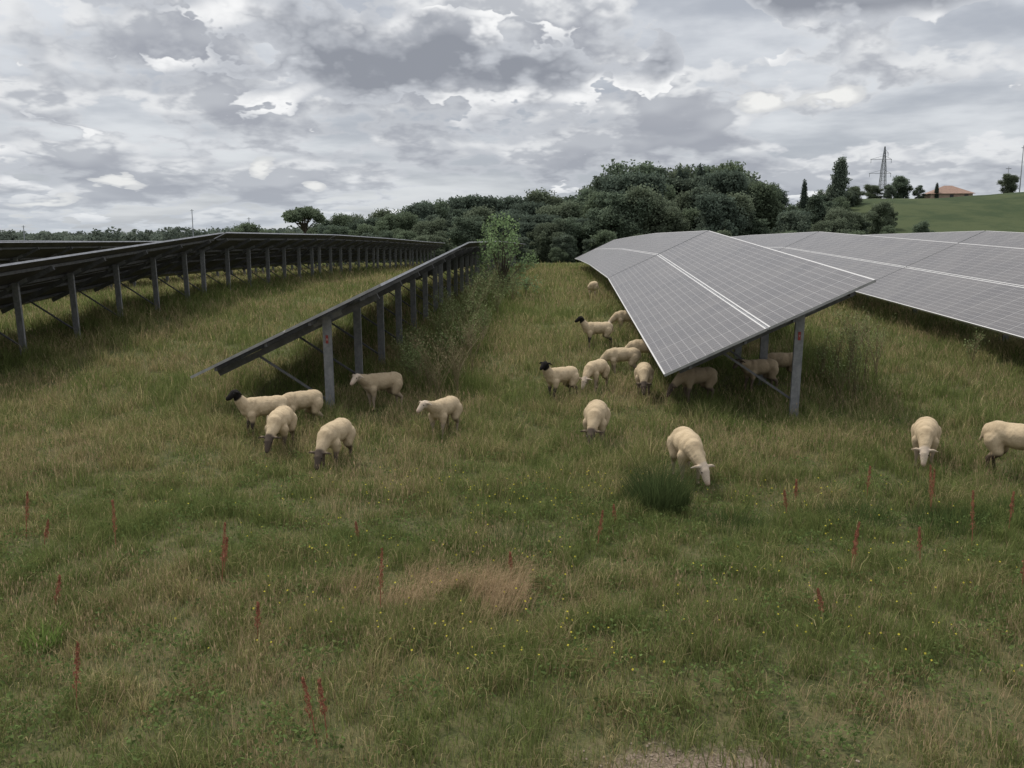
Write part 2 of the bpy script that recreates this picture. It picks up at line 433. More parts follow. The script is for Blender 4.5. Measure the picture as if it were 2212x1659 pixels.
rust = simple_mat("sorrel_rust", (.36, .145, .085), (.25, .095, .055), 30)
stemg = simple_mat("stem_brown", (.19, .145, .08), (.13, .12, .055), 20)
SOR = [(-6.04, 9.5, .4), (-4.71, 8.97, .42), (-3.26, 8.2, .45), (-1.54, 7.49, .5), (.51, 9.39, .33), (.76, 10.07, .22), (4.15, 11.46, .33), (4.70, 10.79, .46),
       (4.58, 9.43, .5), (3.08, 8.83, .4), (-3.44, 5.81, .4), (-1.53, 5.32, .36), (2.96, 10.83, .26), (3.18, 11.27, .26), (-4.58, 7.52, .28), (4.52, 8.28, .4), (-2.16, 9.44, .2),
       (-5.6, 9.1, .25), (3.9, 9.1, .3), (5.3, 10.1, .34), (-.4, 8.6, .22), (2.4, 7.4, .24), (-2.5, 7.0, .25), (4.75, 10.9, .4), (3.15, 8.9, .32), (-1.5, 5.45, .3), (-3.3, 8.35, .3)]
for i, (hx, hy, h) in enumerate(SOR):
    h *= 1.4
    bm = bmesh.new(); lx = random.uniform(-.09, .09)
    tube(bm, [(0, 0, -.03), (lx*.4, 0, h*.5), (lx, 0, h)], [.005, .004, .002], 5)
    for j in range(300):
        t = random.random()**.8*.62+.38
        a = random.random()*6.28; rr = .034*(1.1-t)*(.6+.4*math.sin(t*40+i))+.005
        c0 = Vector((lx*t+math.cos(a)*rr, math.sin(a)*rr, h*t))
        r = random.uniform(.004, .009)
        v = [bm.verts.new(c0+Vector((random.uniform(-r, r), random.uniform(-r, r), random.uniform(-r, r)*1.5))) for _ in range(4)]
        for f in ((0, 1, 2), (0, 2, 3), (0, 3, 1)): bm.faces.new([v[k] for k in f])
    o = bm_obj("sorrel_stalk", bm, [rust], loc=(hx, hy, g(hx, hy)))
    tag(o, "rust red sorrel seed stalk rising from grass", "weed", "rust red sorrel stalks")

def weed(hx, hy, h, lab, leafy=.3, n=9, spread=.25, mats=None):
    bm = bmesh.new(); tips = []
    for i in range(n):
        a = random.random()*6.28; hh = h*random.uniform(.55, 1); s = spread*random.random()
        p = [Vector((0, 0, -.05))+Vector((random.uniform(-.1, .1), random.uniform(-.1, .1), 0))]
        for t in (.35, .7, 1.):
            p.append(Vector((math.cos(a)*s*h*t*t+random.uniform(-.03, .03), math.sin(a)*s*h*t*t, hh*t)))
        tube(bm, p, [.009, .007, .005, .002], 4); tips += [p[2], p[3]]
        for k in range(7):
            t = random.uniform(.4, .95); c0 = p[1].lerp(p[3], (t-.35)/.65); a2 = random.random()*6.28; l = h*random.uniform(.08, .2)
            e = c0+Vector((math.cos(a2)*l*.8, math.sin(a2)*l*.8, l*1.3)); tube(bm, [c0, e], [.004, .0015], 3); tips.append(e); tips.append(c0.lerp(e, .5))
    for tpt in tips:
        for k in range(int(leafy*14)+1):
            c0 = tpt+Vector([random.gauss(0, .06) for _ in range(3)]); r = random.uniform(.010, .028)
            v = [bm.verts.new(c0+Vector([random.uniform(-r, r) for _ in range(3)])) for _ in range(3)]
            f = bm.faces.new(v); f.material_index = 1
    o = bm_obj("tall_weed", bm, mats or [stemg, stemg], loc=(hx, hy, g(hx, hy))); tag(o, lab, "weed")
leafg = simple_mat("weed_leaf", (.15, .20, .07), (.21, .25, .10), 12)
for a_ in [(-2.22, 17.15, 1.5), (-2.12, 19.19, 1.7), (-2.57, 18.01, 1.2), (-1.9, 20.5, 1.6), (-2.0, 18.4, 1.4)]:
    weed(*a_, "tall dry brown branching weed in the grass", .25, 7, .4)
for a_ in [(5.9, 18.18, 1.1), (6.3, 18.96, 1.6), (7.19, 21.39, 1.4), (6.5, 20.28, 1.5), (8.3, 24.05, 1.1), (10.73, 22.93, .8), (6.9, 19.6, 1.7), (6.2, 18.2, 1.2), (7.4, 20.4, 1.6), (6.0, 19.8, 1.3)]:
    weed(*a_, "tall thin green weed stalks beside a panel table", .3, 6, .35, [stemg, leafg])
for a_ in [(-3.0, 19.2, 1.0), (-3.31, 19.89, 1.0), (-3.5, 22.09, 1.1), (-2.64, 25.91, 1.6), (-2.98, 24.14, 1.3), (-2.41, 27.23, 1.5), (-3.2, 26.94, 1.2), (-1.21, 39.39, .9), (-2.4, 31.6, 1.6),
           (-2.7, 29.6, 1.6), (-2.3, 33.5, 1.8), (-1.6, 35.5, 1.3), (-2.9, 34.8, 1.7), (-2.6, 21.2, 1.0), (-2.0, 36.4, 1.5), (-2.2, 22.6, 1.2), (-2.0, 24.8, 1.3), (-1.9, 30.0, 1.3)]:
    weed(*a_, "leafy green tall weed beside panel posts", .9, 8, .4, [stemg, leafg])

# ------------------------------------------------------------------ trees
bark = simple_mat("tree_bark", (.085, .065, .045), (.045, .035, .027), 4)
crown_m = leaf_mat("tree_leaves", (1, 1, 1), .42)
crown_light = leaf_mat("sapling_leaves", (1, 1, 1), .45)

def crown_mesh(name, lobes, dens, size, col, seed, mat, lv=.12):
    r = np.random.default_rng(seed); Ps = []; Ns = []; Cs = []
    for (cx, cy, cz, rad, rz) in lobes:
        n = int(dens*rad*rad)
        d = r.normal(size=(n, 3)); d /= np.linalg.norm(d, axis=1, keepdims=True)
        k = r.uniform(.2, 1.5, (n, 1))**.65
        bumpy = 1+.2*np.sin(d[:, :1]*7+cx*3)*np.sin(d[:, 1:2]*6+cy)+.16*np.sin(d[:, 2:]*9+cz)
        Ps.append(np.array([cx, cy, cz])+d*k*bumpy*[rad, rad, rz]); Ns.append(d+r.normal(0, 1.2, (n, 3)))
        lob = r.uniform(1-lv, 1+lv)
        Cs.append(np.array(col)*lob*r.uniform(.6, 1.4, (n, 1)))
    P = np.concatenate(Ps); Nn = np.concatenate(Ns); C = np.concatenate(Cs)
    return np_mesh(name, *leaf_quads(P, Nn, r.uniform(.5, 1.3, len(P))*size, C, r, .7), mats=[mat])

def trunk_mesh(name, lobes, h0, r0, mat, top=None):
    bm = bmesh.new(); top = top or h0*1.6
    tube(bm, [(0, 0, -.6), (0, 0, h0*.5), (.1, .05, h0), (.15, 0, top)], [r0*1.3, r0, r0*.8, r0*.25], 8)
    for (cx, cy, cz, rad, rz) in lobes:
        tube(bm, [(.05, .02, h0*random.uniform(.8, 1.1)), (cx*.55, cy*.55, (cz+h0)*.5), (cx, cy, cz)], [r0*.5, r0*.3, r0*.08], 6)
    me = bpy.data.meshes.new(name); bm.to_mesh(me); bm.free(); me.materials.append(mat); return me

variants = {}
def lobes_round(r, n, h, rw, low=.25):
    out = []
    for i in range(n):
        t = r.uniform(low, .95); a = r.uniform(0, 6.28); env = max(.05, math.sin(math.pi*min(1, (t-low*.5)/(1.08-low*.5))))**.6
        rr = rw*env*r.uniform(.2, 1.05)
        rad = rw*r.uniform(.14, .34)
        out.append((math.cos(a)*rr, math.sin(a)*rr, h*t, rad, rad*r.uniform(.8, 1.35)))
    out.append((0, 0, h*.85, rw*.3, h*.13)); out.append((0, 0, h*.6, rw*.55, h*.28))
    return out
rr = np.random.default_rng(3)
specs = [(30, 3.5), (38, 4.1), (26, 2.9), (38, 4.4), (30, 3.2), (42, 3.9)]
for i, (n, rw) in enumerate(specs):
    lb = lobes_round(rr, n, 10, rw, .10)
    col = [(.128, .162, .112), (.145, .18, .116), (.118, .15, .108), (.16, .19, .128), (.135, .165, .122), (.12, .152, .116)][i]  # greens paled toward grey, distance haze mixed into the leaf colour
    variants[i] = (trunk_mesh("trunk", lb[:8], 3, .22, bark), crown_mesh("crown", lb, 600, .18, col, i, crown_m))
lb = [(rr.normal(0, .4), rr.normal(0, .4), z0, .6+.5*math.sin(math.pi*min(1, z0/10)), 1.0) for z0 in np.linspace(1.2, 9.3, 18)]
variants['narrow'] = (trunk_mesh("trunk", lb[:6], 2, .2, bark), crown_mesh("crown", lb, 600, .18, (.14, .17, .13), 11, crown_m))
lb = [(0, 0, z0, .28+.65*math.sin(math.pi*(z0+1.2)/12), 1.1) for z0 in np.linspace(.8, 9.4, 12)]
variants['cypress'] = (trunk_mesh("trunk", lb[:3], 1, .15, bark), crown_mesh("crown", lb, 1500, .14, (.085, .11, .085), 12, crown_m))
lb = []
for i in range(34):
    a = rr.uniform(0, 6.28); q0 = rr.uniform(0, 1)**.5*2.9
    lb.append((math.cos(a)*q0, math.sin(a)*q0, 8.7-.14*q0*q0+rr.normal(0, .15), rr.uniform(.5, .8), .58))
variants['pine'] = (trunk_mesh("trunk", lb[::2], 6.0, .26, bark, 8.0), crown_mesh("crown", lb, 620, .16, (.15, .185, .12), 13, crown_m))

def plant_tree(v, x, y, h, wid=1., label="broad leafy dark green tree in the wood", group="trees of the wood", name="tree", sink=.3):
    tm, cm = variants[v]
    e = empty(name, (x, y, g(x, y)-sink)); e.rotation_euler = (0, 0, random.random()*6.28)
    s = h/10; e.scale = (s*wid, s*wid, s)
    for nme, me in (("trunk", tm), ("crown", cm)):
        link(bpy.data.objects.new(nme, me), e)
    tag(e, label, "tree", group)
    return e
canX = [-57, -53.5, -49, -44.5, -41, -37, -33.7, -30, -26.6, -23, -18.5, -14, -9.5, -5, -.6, 3.9, 7.5, 11, 15.6, 20, 23.7, 26.4, 29, 33.5, 37, 40.7, 44.3, 48, 50.6, 57, 59.5, 64]
canZ = [6.0, 5.6, 4.8, 6.6, 8.2, 7.6, 8.2, 8.6, 10.0, 10.6, 11.2, 10.6, 10.4, 10.6, 10.9, 11.2, 12.2, 14.9, 17.7, 16.8, 15, 14.2, 16.2, 18.0, 15, 12.5, 12.2, 12.4, 12.9, 12.2, 10.6, 10.1]
LB = ["broad leafy dark green tree in the wood", "rounded green deciduous tree with dense crown", "dark oak like tree in a dense wood"]
k = 0
for X in np.arange(-60, 62, 2.5):
    zt_ = np.interp(X, canX, canZ)
    xx = X+random.uniform(-1, 1); yy = 175+random.uniform(-7, 7)
    h = zt_-g(xx, yy)+.4+random.uniform(-1.5, .4)
    plant_tree(random.randrange(6), xx, yy, max(3.5, h), random.uniform(.85, 1.15) if h > 8 else 1.2, LB[k % 3]); k += 1
for X in np.arange(-50, 56, 3.0):
    if -48 < X < -39: continue
    zt_ = np.interp(X*1.12, canX, canZ)*.82
    xx = X+random.uniform(-1.3, 1.3); yy = 154+random.uniform(-6, 6)
    h = zt_-g(xx, yy)+random.uniform(-1.8, .8)
    plant_tree(random.randrange(6), xx, yy, max(4, h), random.uniform(.9, 1.2), LB[k % 3]); k += 1
for X in np.arange(-36, 54, 2.7):
    zt_ = np.interp(X*1.3, canX, canZ)*.58
    xx = X+random.uniform(-1.3, 1.3); yy = 134+random.uniform(-6, 6)
    h = zt_-g(xx, yy)+random.uniform(-1.6, 1.2)
    plant_tree(random.choice([0, 1, 3, 4, 5]), xx, yy, max(3.2, h), random.uniform(1., 1.25), LB[k % 3]); k += 1
for X in np.arange(-26, 50, 2.6):
    xx = X+random.uniform(-1.3, 1.3); yy = 118+random.uniform(-4, 5)
    plant_tree(random.choice([1, 3, 4]), xx, yy, random.uniform(2.2, 4.4), 1.3, "low bushy shrub at the edge of the wood", name="shrub"); k += 1
plant_tree('narrow', 53.4, 172, 18.4-g(53.4, 172), .95, "tall narrow poplar like tree above the wood")
for xc, hc_ in ((23.7, 16.2), (24.9, 15.6), (27.6, 16.6), (47.0, 14.2), (39, 13.6)):
    plant_tree('cypress', xc, 172, hc_-g(xc, 172), .75, "slim dark cypress rising from the wood")
plant_tree('pine', -43.4, 155, 10.9, .92, "umbrella pine with wide flat crown on a bare trunk", None, "umbrella_pine")
plant_tree(0, 78.0, 208, 17.4-g(78, 208), 1.35, "rounded dark tree standing on the hill crest", None)
plant_tree(2, 81.2, 205, 3.6, 1.3, "small bushy tree on the hill crest", None)
plant_tree(4, 74.5, 204, 3.4, 1.3, "small bushy tree on the hill crest", None)
plant_tree(3, 71.5, 206, 3.6, 1.3, "small bushy tree on the hill crest", None)
plant_tree('cypress', 84.2, 203, 3.6, 1.1, "small dark cypress beside the house", None)
plant_tree(3, 100.6, 205, 4.2, 1.15, "small round tree on the grassy hill", None)
plant_tree(1, 107.6, 205, 5.0, 1.2, "leafy tree on top of the grassy hill", None)

Ps = []; Ns = []; Cs = []; Sz = []
r = np.random.default_rng(31)
for i in range(420):
    D = r.uniform(380, 620); az = r.uniform(-.66, -.22); X = D*az; base = g(X, D); hh = r.uniform(6.5, 11)*(.65+.7*vnoise(X, 0, 35, 9)); rad = r.uniform(3, 5.5)
    n = 150; d = r.normal(size=(n, 3)); d /= np.linalg.norm(d, axis=1, keepdims=True)
    Ps.append(np.array([X, D, base+hh*.5])+d*r.uniform(.7, 1.05, (n, 1))*[rad, rad, hh*.5]); Ns.append(d+r.normal(0, .5, (n, 3)))
    Cs.append(np.tile(np.array([[.13, .155, .125]])*r.uniform(.7, 1.3), (n, 1))*r.uniform(.8, 1.2, (n, 1))); Sz.append(r.uniform(.5, 1.1, n))
me = np_mesh("distant_wood", *leaf_quads(np.concatenate(Ps), np.concatenate(Ns), np.concatenate(Sz), np.concatenate(Cs), r, .7), mats=[crown_m])
o = link(bpy.data.objects.new("distant_wood", me)); tag(o, "hazy line of far trees along the plain", "wood", kind="stuff")

lb = []
r = np.random.default_rng(17)
for i in range(60):
    t = r.uniform(.12, 1); a = r.uniform(0, 6.28); q0 = r.uniform(.2, 1)*1.75*(1.12-t)**.5
    lb.append((math.cos(a)*q0, math.sin(a)*q0, 3.65*t, .24, .36))
hx, hy = -2.2, 38
e = empty("young_tree", (hx, hy, g(hx, hy))); tag(e, "young light green leafy tree beside the panel row", "tree")
link(bpy.data.objects.new("trunk", trunk_mesh("trunk", lb, .7, .045, bark, 2.6)), e)
link(bpy.data.objects.new("crown", crown_mesh("crown", lb, 900, .055, (.225, .31, .15), 41, crown_light, .3)), e)

# ------------------------------------------------------------------ solar tables
m_glass, nt, out = mat_new("solar_glass"); b = NB(nt)
uv = b.node('ShaderNodeUVMap', uv_map='UVMap').outputs[0]
su = b.node('ShaderNodeSeparateXYZ'); nt.links.new(uv, su.inputs[0])
def lines(v, period, width):
    f = b.m('FRACT', b.m('DIVIDE', v, period))
    dd = b.m('MINIMUM', f, b.m('SUBTRACT', 1.0, f))
    return b.m('LESS_THAN', dd, width/period/2)
cell = b.m('MAXIMUM', lines(su.outputs[0], .1667, .008), lines(su.outputs[1], .1708, .010))
mod = lines(su.outputs[0], 1.0, .024)
edge_ = lines(su.outputs[1], 2.05, .06)
wn = b.node('ShaderNodeTexWhiteNoise', noise_dimensions='1D'); b.set(wn.inputs['W'], b.m('FLOOR', su.outputs[0]))
nz = b.noise(uv, .8, 4, .6); nz2 = b.noise(uv, 14, 3, .6)
dust = b.mix(b.mr(nz, .3, .7), (.092, .085, .086), (.125, .115, .112))
dust = b.mix(b.m('MULTIPLY', wn.outputs[0], .2), dust, (.07, .066, .072))
c = b.mix(b.m('MULTIPLY', cell, .62), dust, (.42, .40, .39))
c = b.mix(b.m('MULTIPLY', mod, .5), c, (.46, .45, .44))
c = b.mix(b.m('MULTIPLY', edge_, .9), c, (.62, .605, .59))
p = b.bsdf(c, b.mr(nz2, .3, .7, .26, .36), 0, .36)
nt.links.new(p.outputs[0], out.inputs[0])
m_frame = simple_mat("aluminium_frame", (.42, .42, .43), (.33, .33, .34), 5, .45, .6, .5, .02)
m_back = simple_mat("panel_backsheet", (.11, .10, .095), (.075, .07, .066), 2, .7)
m_galv = simple_mat("galvanised_steel", (.23, .23, .23), (.16, .165, .17), 9, .6, .2, .4, .05)
m_dark = simple_mat("weathered_steel", (.13, .13, .13), (.09, .09, .09), 9, .7, .1, .3, .05)
m_red = simple_mat("red_tag_paint", (.27, .05, .042), (.22, .04, .034), 5, .5)
m_white = simple_mat("white_lettering", (.5, .45, .42), (.45, .42, .39), 5, .6)

LT = 17.38; TWX = 3.71; TA = math.atan2(1.77, TWX); CA, SA = math.cos(TA), math.sin(TA); LOWZ = .80; SL = TWX/CA
def sp_(s, y, off=0): return Vector((s*CA-off*SA, y, LOWZ+s*SA+off*CA))
def panel_array(s0, s1):
    bm = bmesh.new(); uvl = bm.loops.layers.uv.new('UVMap')
    vs = {}
    for i, s in enumerate((s0, s1)):
        for j, yv in enumerate((0, LT)):
            for k, of in enumerate((0, -.05)):
                vs[i, j, k] = bm.verts.new(sp_(s, yv, of))
    def f(keys, mi):
        fc = bm.faces.new([vs[k_] for k_ in keys]); fc.material_index = mi
        for l, k_ in zip(fc.loops, keys): l[uvl].uv = (k_[1]*17.0, k_[0]*2.05)
    f([(0, 0, 0), (1, 0, 0), (1, 1, 0), (0, 1, 0)], 0)
    f([(0, 0, 1), (0, 1, 1), (1, 1, 1), (1, 0, 1)], 2)
    f([(0, 0, 0), (0, 0, 1), (1, 0, 1), (1, 0, 0)], 1); f([(0, 1, 0), (1, 1, 0), (1, 1, 1), (0, 1, 1)], 1)
    f([(0, 0, 0), (0, 1, 0), (0, 1, 1), (0, 0, 1)], 1); f([(1, 0, 0), (1, 0, 1), (1, 1, 1), (1, 1, 0)], 1)
    me = bpy.data.meshes.new("panel_array"); bmesh.ops.recalc_face_normals(bm, faces=bm.faces); bm.to_mesh(me); bm.free()
    for mm in (m_glass, m_frame, m_back): me.materials.append(mm)
    return me
parts = []
parts.append(("panel_array", panel_array(0, SL/2-.025), (0, 0, 0)))
parts.append(("panel_array", panel_array(SL/2+.025, SL), (0, 0, 0)))
def beam_mesh(name, segs, mt):
    bm = bmesh.new()
    for (p0, p1, w_, h_) in segs: box_between(bm, p0, p1, w_, h_)
    me = bpy.data.meshes.new(name); bmesh.ops.recalc_face_normals(bm, faces=bm.faces); bm.to_mesh(me); bm.free(); me.materials.append(mt); return me
for s in (.5, 1.6, 2.55, 3.65):
    parts.append(("purlin", beam_mesh("purlin", [(sp_(s, .05, -.09), sp_(s, LT-.05, -.09), .05, .075)], m_dark), (0, 0, 0)))
parts.append(("seam_rail", beam_mesh("seam_rail", [(sp_(SL/2, .01, -.028), sp_(SL/2, LT-.01, -.028), .04, .03)], m_frame), (0, 0, 0)))
PX = .69*TWX
raf = beam_mesh("rafter", [(sp_(.3, 0, -.19), sp_(3.85, 0, -.19), .06, .12)], m_dark)
zt = LOWZ+PX*SA/CA-.20
def post_mesh():
    bm = bmesh.new()
    for (p, w_, h_) in (((0, 0), .165, .008), ((-.0785, .035), .008, .062), ((.0785, .035), .008, .062), ((-.06, .07), .036, .008), ((.06, .07), .036, .008)):
        box_between(bm, (p[0], p[1], -.8), (p[0], p[1], zt+.08), w_, h_, up=(0, 1, 0))
    me = bpy.data.meshes.new("post"); bmesh.ops.recalc_face_normals(bm, faces=bm.faces); bm.to_mesh(me); bm.free(); me.materials.append(m_galv); return me
pm_ = post_mesh()
br = beam_mesh("brace", [((PX-.05, 0, .22), (1.15, 0, LOWZ+1.15*SA/CA-.22), .04, .04)], m_dark)
hd = beam_mesh("post_head", [((PX-.28, 0, zt-.13+.03), (PX+.28, 0, zt+.13+.03), .09, .10)], m_galv)
for i in range(7):
    yv = .45+2.65*i
    if i == 6: yv = 16.3
    parts += [("rafter", raf, (0, yv+.12, 0)), ("post", pm_, (PX, yv, 0)), ("brace", br, (0, yv+.10, 0)), ("post_head", hd, (0, yv+.12, 0))]

rows = [("L", -6.9)]+[("L", -16.25-9.15*k) for k in range(4)]+[("R", 2.07+9.15*k) for k in range(7)]
for side, xl in rows:
    for t in range(5 if side == "L" else 4):
        ya = 16.4+t*17.45; yb = ya+LT
        xp = xl+PX
        za, zb = g(xp, ya), g(xp, yb)
        up_ = .0
        if side == "R": up_ = .15; lab = "tilted grey solar panel table on steel posts, glass side visible"
        else: lab = "tilted solar panel table on steel posts, dark underside visible"
        e = empty("solar_panel_table", (xl, ya, za+up_)); e.rotation_euler = (math.atan2(zb-za, LT), 0, 0)
        tag(e, lab, "solar panel", "rows of ground mounted solar panel tables")
        for nme, me, loc in parts:
            o = bpy.data.objects.new(nme, me); o.location = loc; link(o, e)
        if t == 0 and (abs(xl+6.9) < .1 or abs(xl-2.07) < .1):
            bm = bmesh.new(); box_between(bm, (PX, .442, 1.38), (PX, .442, 1.54), .05, .006, up=(0, 1, 0))
            tg = bm_obj("number_tag", bm, [m_red], e); tg["label"] = "small red number tag on the post"
            cu = bpy.data.curves.new("tag_digit", 'FONT'); cu.body = "8" if xl < 0 else "7"; cu.size = .055; cu.extrude = .001; cu.align_x = 'CENTER'
            to = bpy.data.objects.new("tag_digit_src", cu); COL.objects.link(to)
            dg = bpy.context.evaluated_depsgraph_get(); tm = bpy.data.meshes.new_from_object(to.evaluated_get(dg)); bpy.data.objects.remove(to)
            tm.materials.clear(); tm.materials.append(m_white)
            td = bpy.data.objects.new("tag_digit", tm); link(td, tg); td.location = (PX, .437, 1.44); td.rotation_euler = (R(90), 0, 0)

# ------------------------------------------------------------------ sheep
m_sheep, nt, out = mat_new("sheep_fleece"); b = NB(nt)
a = b.node('ShaderNodeAttribute', attribute_name='Col')
tc = b.node('ShaderNodeTexCoord').outputs['Object']
n1 = b.noise(tc, 4, 4, .6); n2 = b.noise(tc, 55, 4, .7)
c = b.mix(b.m('MULTIPLY', b.mr(n1, .42, .7), .5), a.outputs['Color'], (.27, .20, .12))
c = b.mix(b.m('MULTIPLY', b.mr(n2, .4, .7), .25), c, (.22, .165, .11))
c = b.mix(b.m('SUBTRACT', 1., a.outputs['Alpha']), c, a.outputs['Color'])
p = b.bsdf(c, .95, 0, .1); b.set(p.inputs['Normal'], b.bump(n2, .5, .015)); nt.links.new(p.outputs[0], out.inputs[0])
m_eye = simple_mat("sheep_eye", (.01, .008, .006), (.015, .01, .008), 5, .2, 0, .5)

def seg_d(P, a, c):
    a = np.array(a); c = np.array(c); d = c-a; t = np.clip(((P-a)@d)/(d@d), 0, 1)
    return np.linalg.norm(P-(a+t[:, None]*d), axis=1)

def make_sheep(loc, heading, pose, headc, yaw, size, seed, label, legc=None, tint=1.):
    r = random.Random(seed)
    bm = bmesh.new()
    def ell(c, rad, rz=0, ry=0):
        bmesh.ops.create_icosphere(bm, subdivisions=3, radius=1, matrix=Matrix.Translation(c) @ Matrix.Rotation(rz, 4, 'Z') @ Matrix.Rotation(ry, 4, 'Y') @ Matrix.Diagonal((*rad, 1)))
    def cap(p0, r0, p1, r1):
        p0 = Vector(p0); p1 = Vector(p1); n = 7
        for i in range(n+1):
            t = i/n; rr_ = r0+(r1-r0)*t
            bmesh.ops.create_icosphere(bm, subdivisions=2, radius=rr_, matrix=Matrix.Translation(p0.lerp(p1, t)))
    ell((-.27, 0, .595), (.27, .195, .175), 0, .08); ell((0, 0, .585), (.36, .20, .18)); ell((.24, 0, .57), (.25, .175, .20))
    ell((.02, 0, .61), (.48, .155, .16)); ell((-.44, 0, .60), (.10, .12, .13)); ell((.40, 0, .58), (.12, .12, .15))
    cap((-.52, 0, .62), .03, (-.56, 0, .47), .018)
    for sy in (-1, 1):
        f = r.uniform(-.07, .07); h = r.uniform(-.07, .07)
        cap((.29, sy*.12, .46), .095, (.28+f*.3, sy*.125, .34), .058)
        cap((.28+f*.3, sy*.125, .34), .056, (.295+f*.7, sy*.115, .21), .034)
        cap((.295+f*.7, sy*.115, .21), .034, (.28+f, sy*.115, .06), .024)
        cap((.28+f, sy*.115, .06), .026, (.305+f, sy*.115, .02), .034)
        cap((-.34, sy*.10, .52), .15, (-.26+h*.3, sy*.13, .37), .085)
        cap((-.26+h*.3, sy*.13, .37), .08, (-.42+h*.7, sy*.12, .25), .040)
        cap((-.42+h*.7, sy*.12, .25), .038, (-.40+h, sy*.12, .06), .025)
        cap((-.40+h, sy*.12, .06), .027, (-.375+h, sy*.12, .02), .034)
    piv = Vector((.40, 0, .62))
    def T(p, k=1.):
        v = Vector(p)-piv; return piv+Matrix.Rotation(yaw*k, 3, 'Z') @ v
    if pose == 'up':
        nb, nm, poll, hd_, mz = (.42, 0, .64), (.53, 0, .76), (.60, 0, .88), (.665, 0, .875), (.81, 0, .80)
    elif pose == 'mid':
        nb, nm, poll, hd_, mz = (.42, 0, .63), (.56, 0, .68), (.68, 0, .74), (.74, 0, .72), (.87, 0, .62)
    else:
        nb, nm, poll, hd_, mz = (.42, 0, .58), (.57, 0, .48), (.70, 0, .37), (.75, 0, .315), (.84, 0, .17)
    nb = T(nb, .2); nm = T(nm, .6); poll = T(poll); hd_ = T(hd_); mz = T(mz)
    cap(nb, .145, nm, .105); cap(nm, .105, poll, .075)
    cap(poll, .072, hd_, .074); cap(hd_, .070, mz, .040)
    fwd = (mz-hd_).normalized(); side = Vector((0, 0, 1)).cross(fwd).normalized(); up = fwd.cross(side)
    jaw = hd_.lerp(mz, .45)-up*.02; cap(jaw, .05, mz-up*.012, .034)
    ears = []
    for sy in (-1, 1):
        e0 = poll+side*sy*.055+up*.03; e1 = poll+side*sy*.125+up*.025-fwd*.01; e2 = poll+side*sy*.20-up*.015-fwd*.01
        cap(e0, .022, e1, .027); cap(e1, .027, e2, .012); ears.append((e0, e2))
    me0 = bpy.data.meshes.new("tmp"); bm.to_mesh(me0); bm.free()
    ob = bpy.data.objects.new("tmp", me0); COL.objects.link(ob)
    rm = ob.modifiers.new("r", 'REMESH'); rm.mode = 'VOXEL'; rm.voxel_size = .0135
    sm = ob.modifiers.new("s", 'SMOOTH'); sm.factor = .5; sm.iterations = 6
    dg = bpy.context.evaluated_depsgraph_get()
    me = bpy.data.meshes.new_from_object(ob.evaluated_get(dg)); bpy.data.objects.remove(ob); bpy.data.meshes.remove(me0)
    me.name = "sheep"
    n = len(me.vertices); P = np.zeros(n*3, np.float32); me.vertices.foreach_get('co', P); P = P.reshape(-1, 3).astype(float)
    Nn = np.zeros(n*3, np.float32); me.vertices.foreach_get('normal', Nn); Nn = Nn.reshape(-1, 3)
    dh = np.minimum(seg_d(P, poll, mz), np.minimum(seg_d(P, *ears[0]), seg_d(P, *ears[1]))+.05)
    isleg = (P[:, 2] < .36) & (P[:, 0] < .46)
    body = (~isleg) & (dh > .11)
    lump = (vnoise(P[:, 0]+P[:, 2]*.6, P[:, 1]+P[:, 2]*.8, .06, seed+100)-.5)*.009+(vnoise(P[:, 0]-P[:, 2]*.5, P[:, 1]*1.1-P[:, 2], .022, seed+200)-.5)*.005
    P += Nn*(lump*body)[:, None]
    me.vertices.foreach_set('co', P.astype(np.float32).ravel())
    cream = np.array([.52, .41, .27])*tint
    hc = {'black': (.016, .014, .013), 'dark': (.085, .066, .052), 'white': (.50, .41, .32)}[headc]
    lc = np.array(legc or {'black': (.06, .05, .045), 'dark': (.13, .10, .08), 'white': (.30, .24, .175)}[headc])
    C = np.tile(cream, (n, 1)); A = np.ones(n)
    tl = S((.37-P[:, 2])/.08)*(P[:, 0] < .46); C = C*(1-tl[:, None])+lc*tl[:, None]; A -= .6*tl
    lim = .135 if headc == 'black' else .095
    th = S((lim-dh)/.03+.3); C = C*(1-th[:, None])+np.array(hc)*th[:, None]; A -= th*(A)
    if headc == 'white':
        pk = S((.06-np.linalg.norm(P-np.array(mz), axis=1))/.03)*.5; C = C*(1-pk[:, None])+np.array([.4, .26, .2])*pk[:, None]
    hoof = (P[:, 2] < .035); C[hoof] = (.03, .025, .02)
    ca = me.color_attributes.new('Col', 'FLOAT_COLOR', 'POINT')
    ca.data.foreach_set('color', np.concatenate([C, A[:, None]], 1).astype(np.float32).ravel())
    me.materials.clear(); me.materials.append(m_sheep)
    me.polygons.foreach_set('use_smooth', np.ones(len(me.polygons), bool))
    o = link(bpy.data.objects.new("sheep", me)); o.location = loc; o.rotation_euler = (0, 0, heading); o.scale = (size*.84, size*.96, size*.98)
    tag(o, label, "sheep", "flock of grazing sheep")
    for sy in (-1, 1):
        bm = bmesh.new(); bmesh.ops.create_icosphere(bm, subdivisions=2, radius=.0125)
        bm_obj("eye", bm, [m_eye], o, hd_+side*sy*.062+up*.022+fwd*.015)
    return o

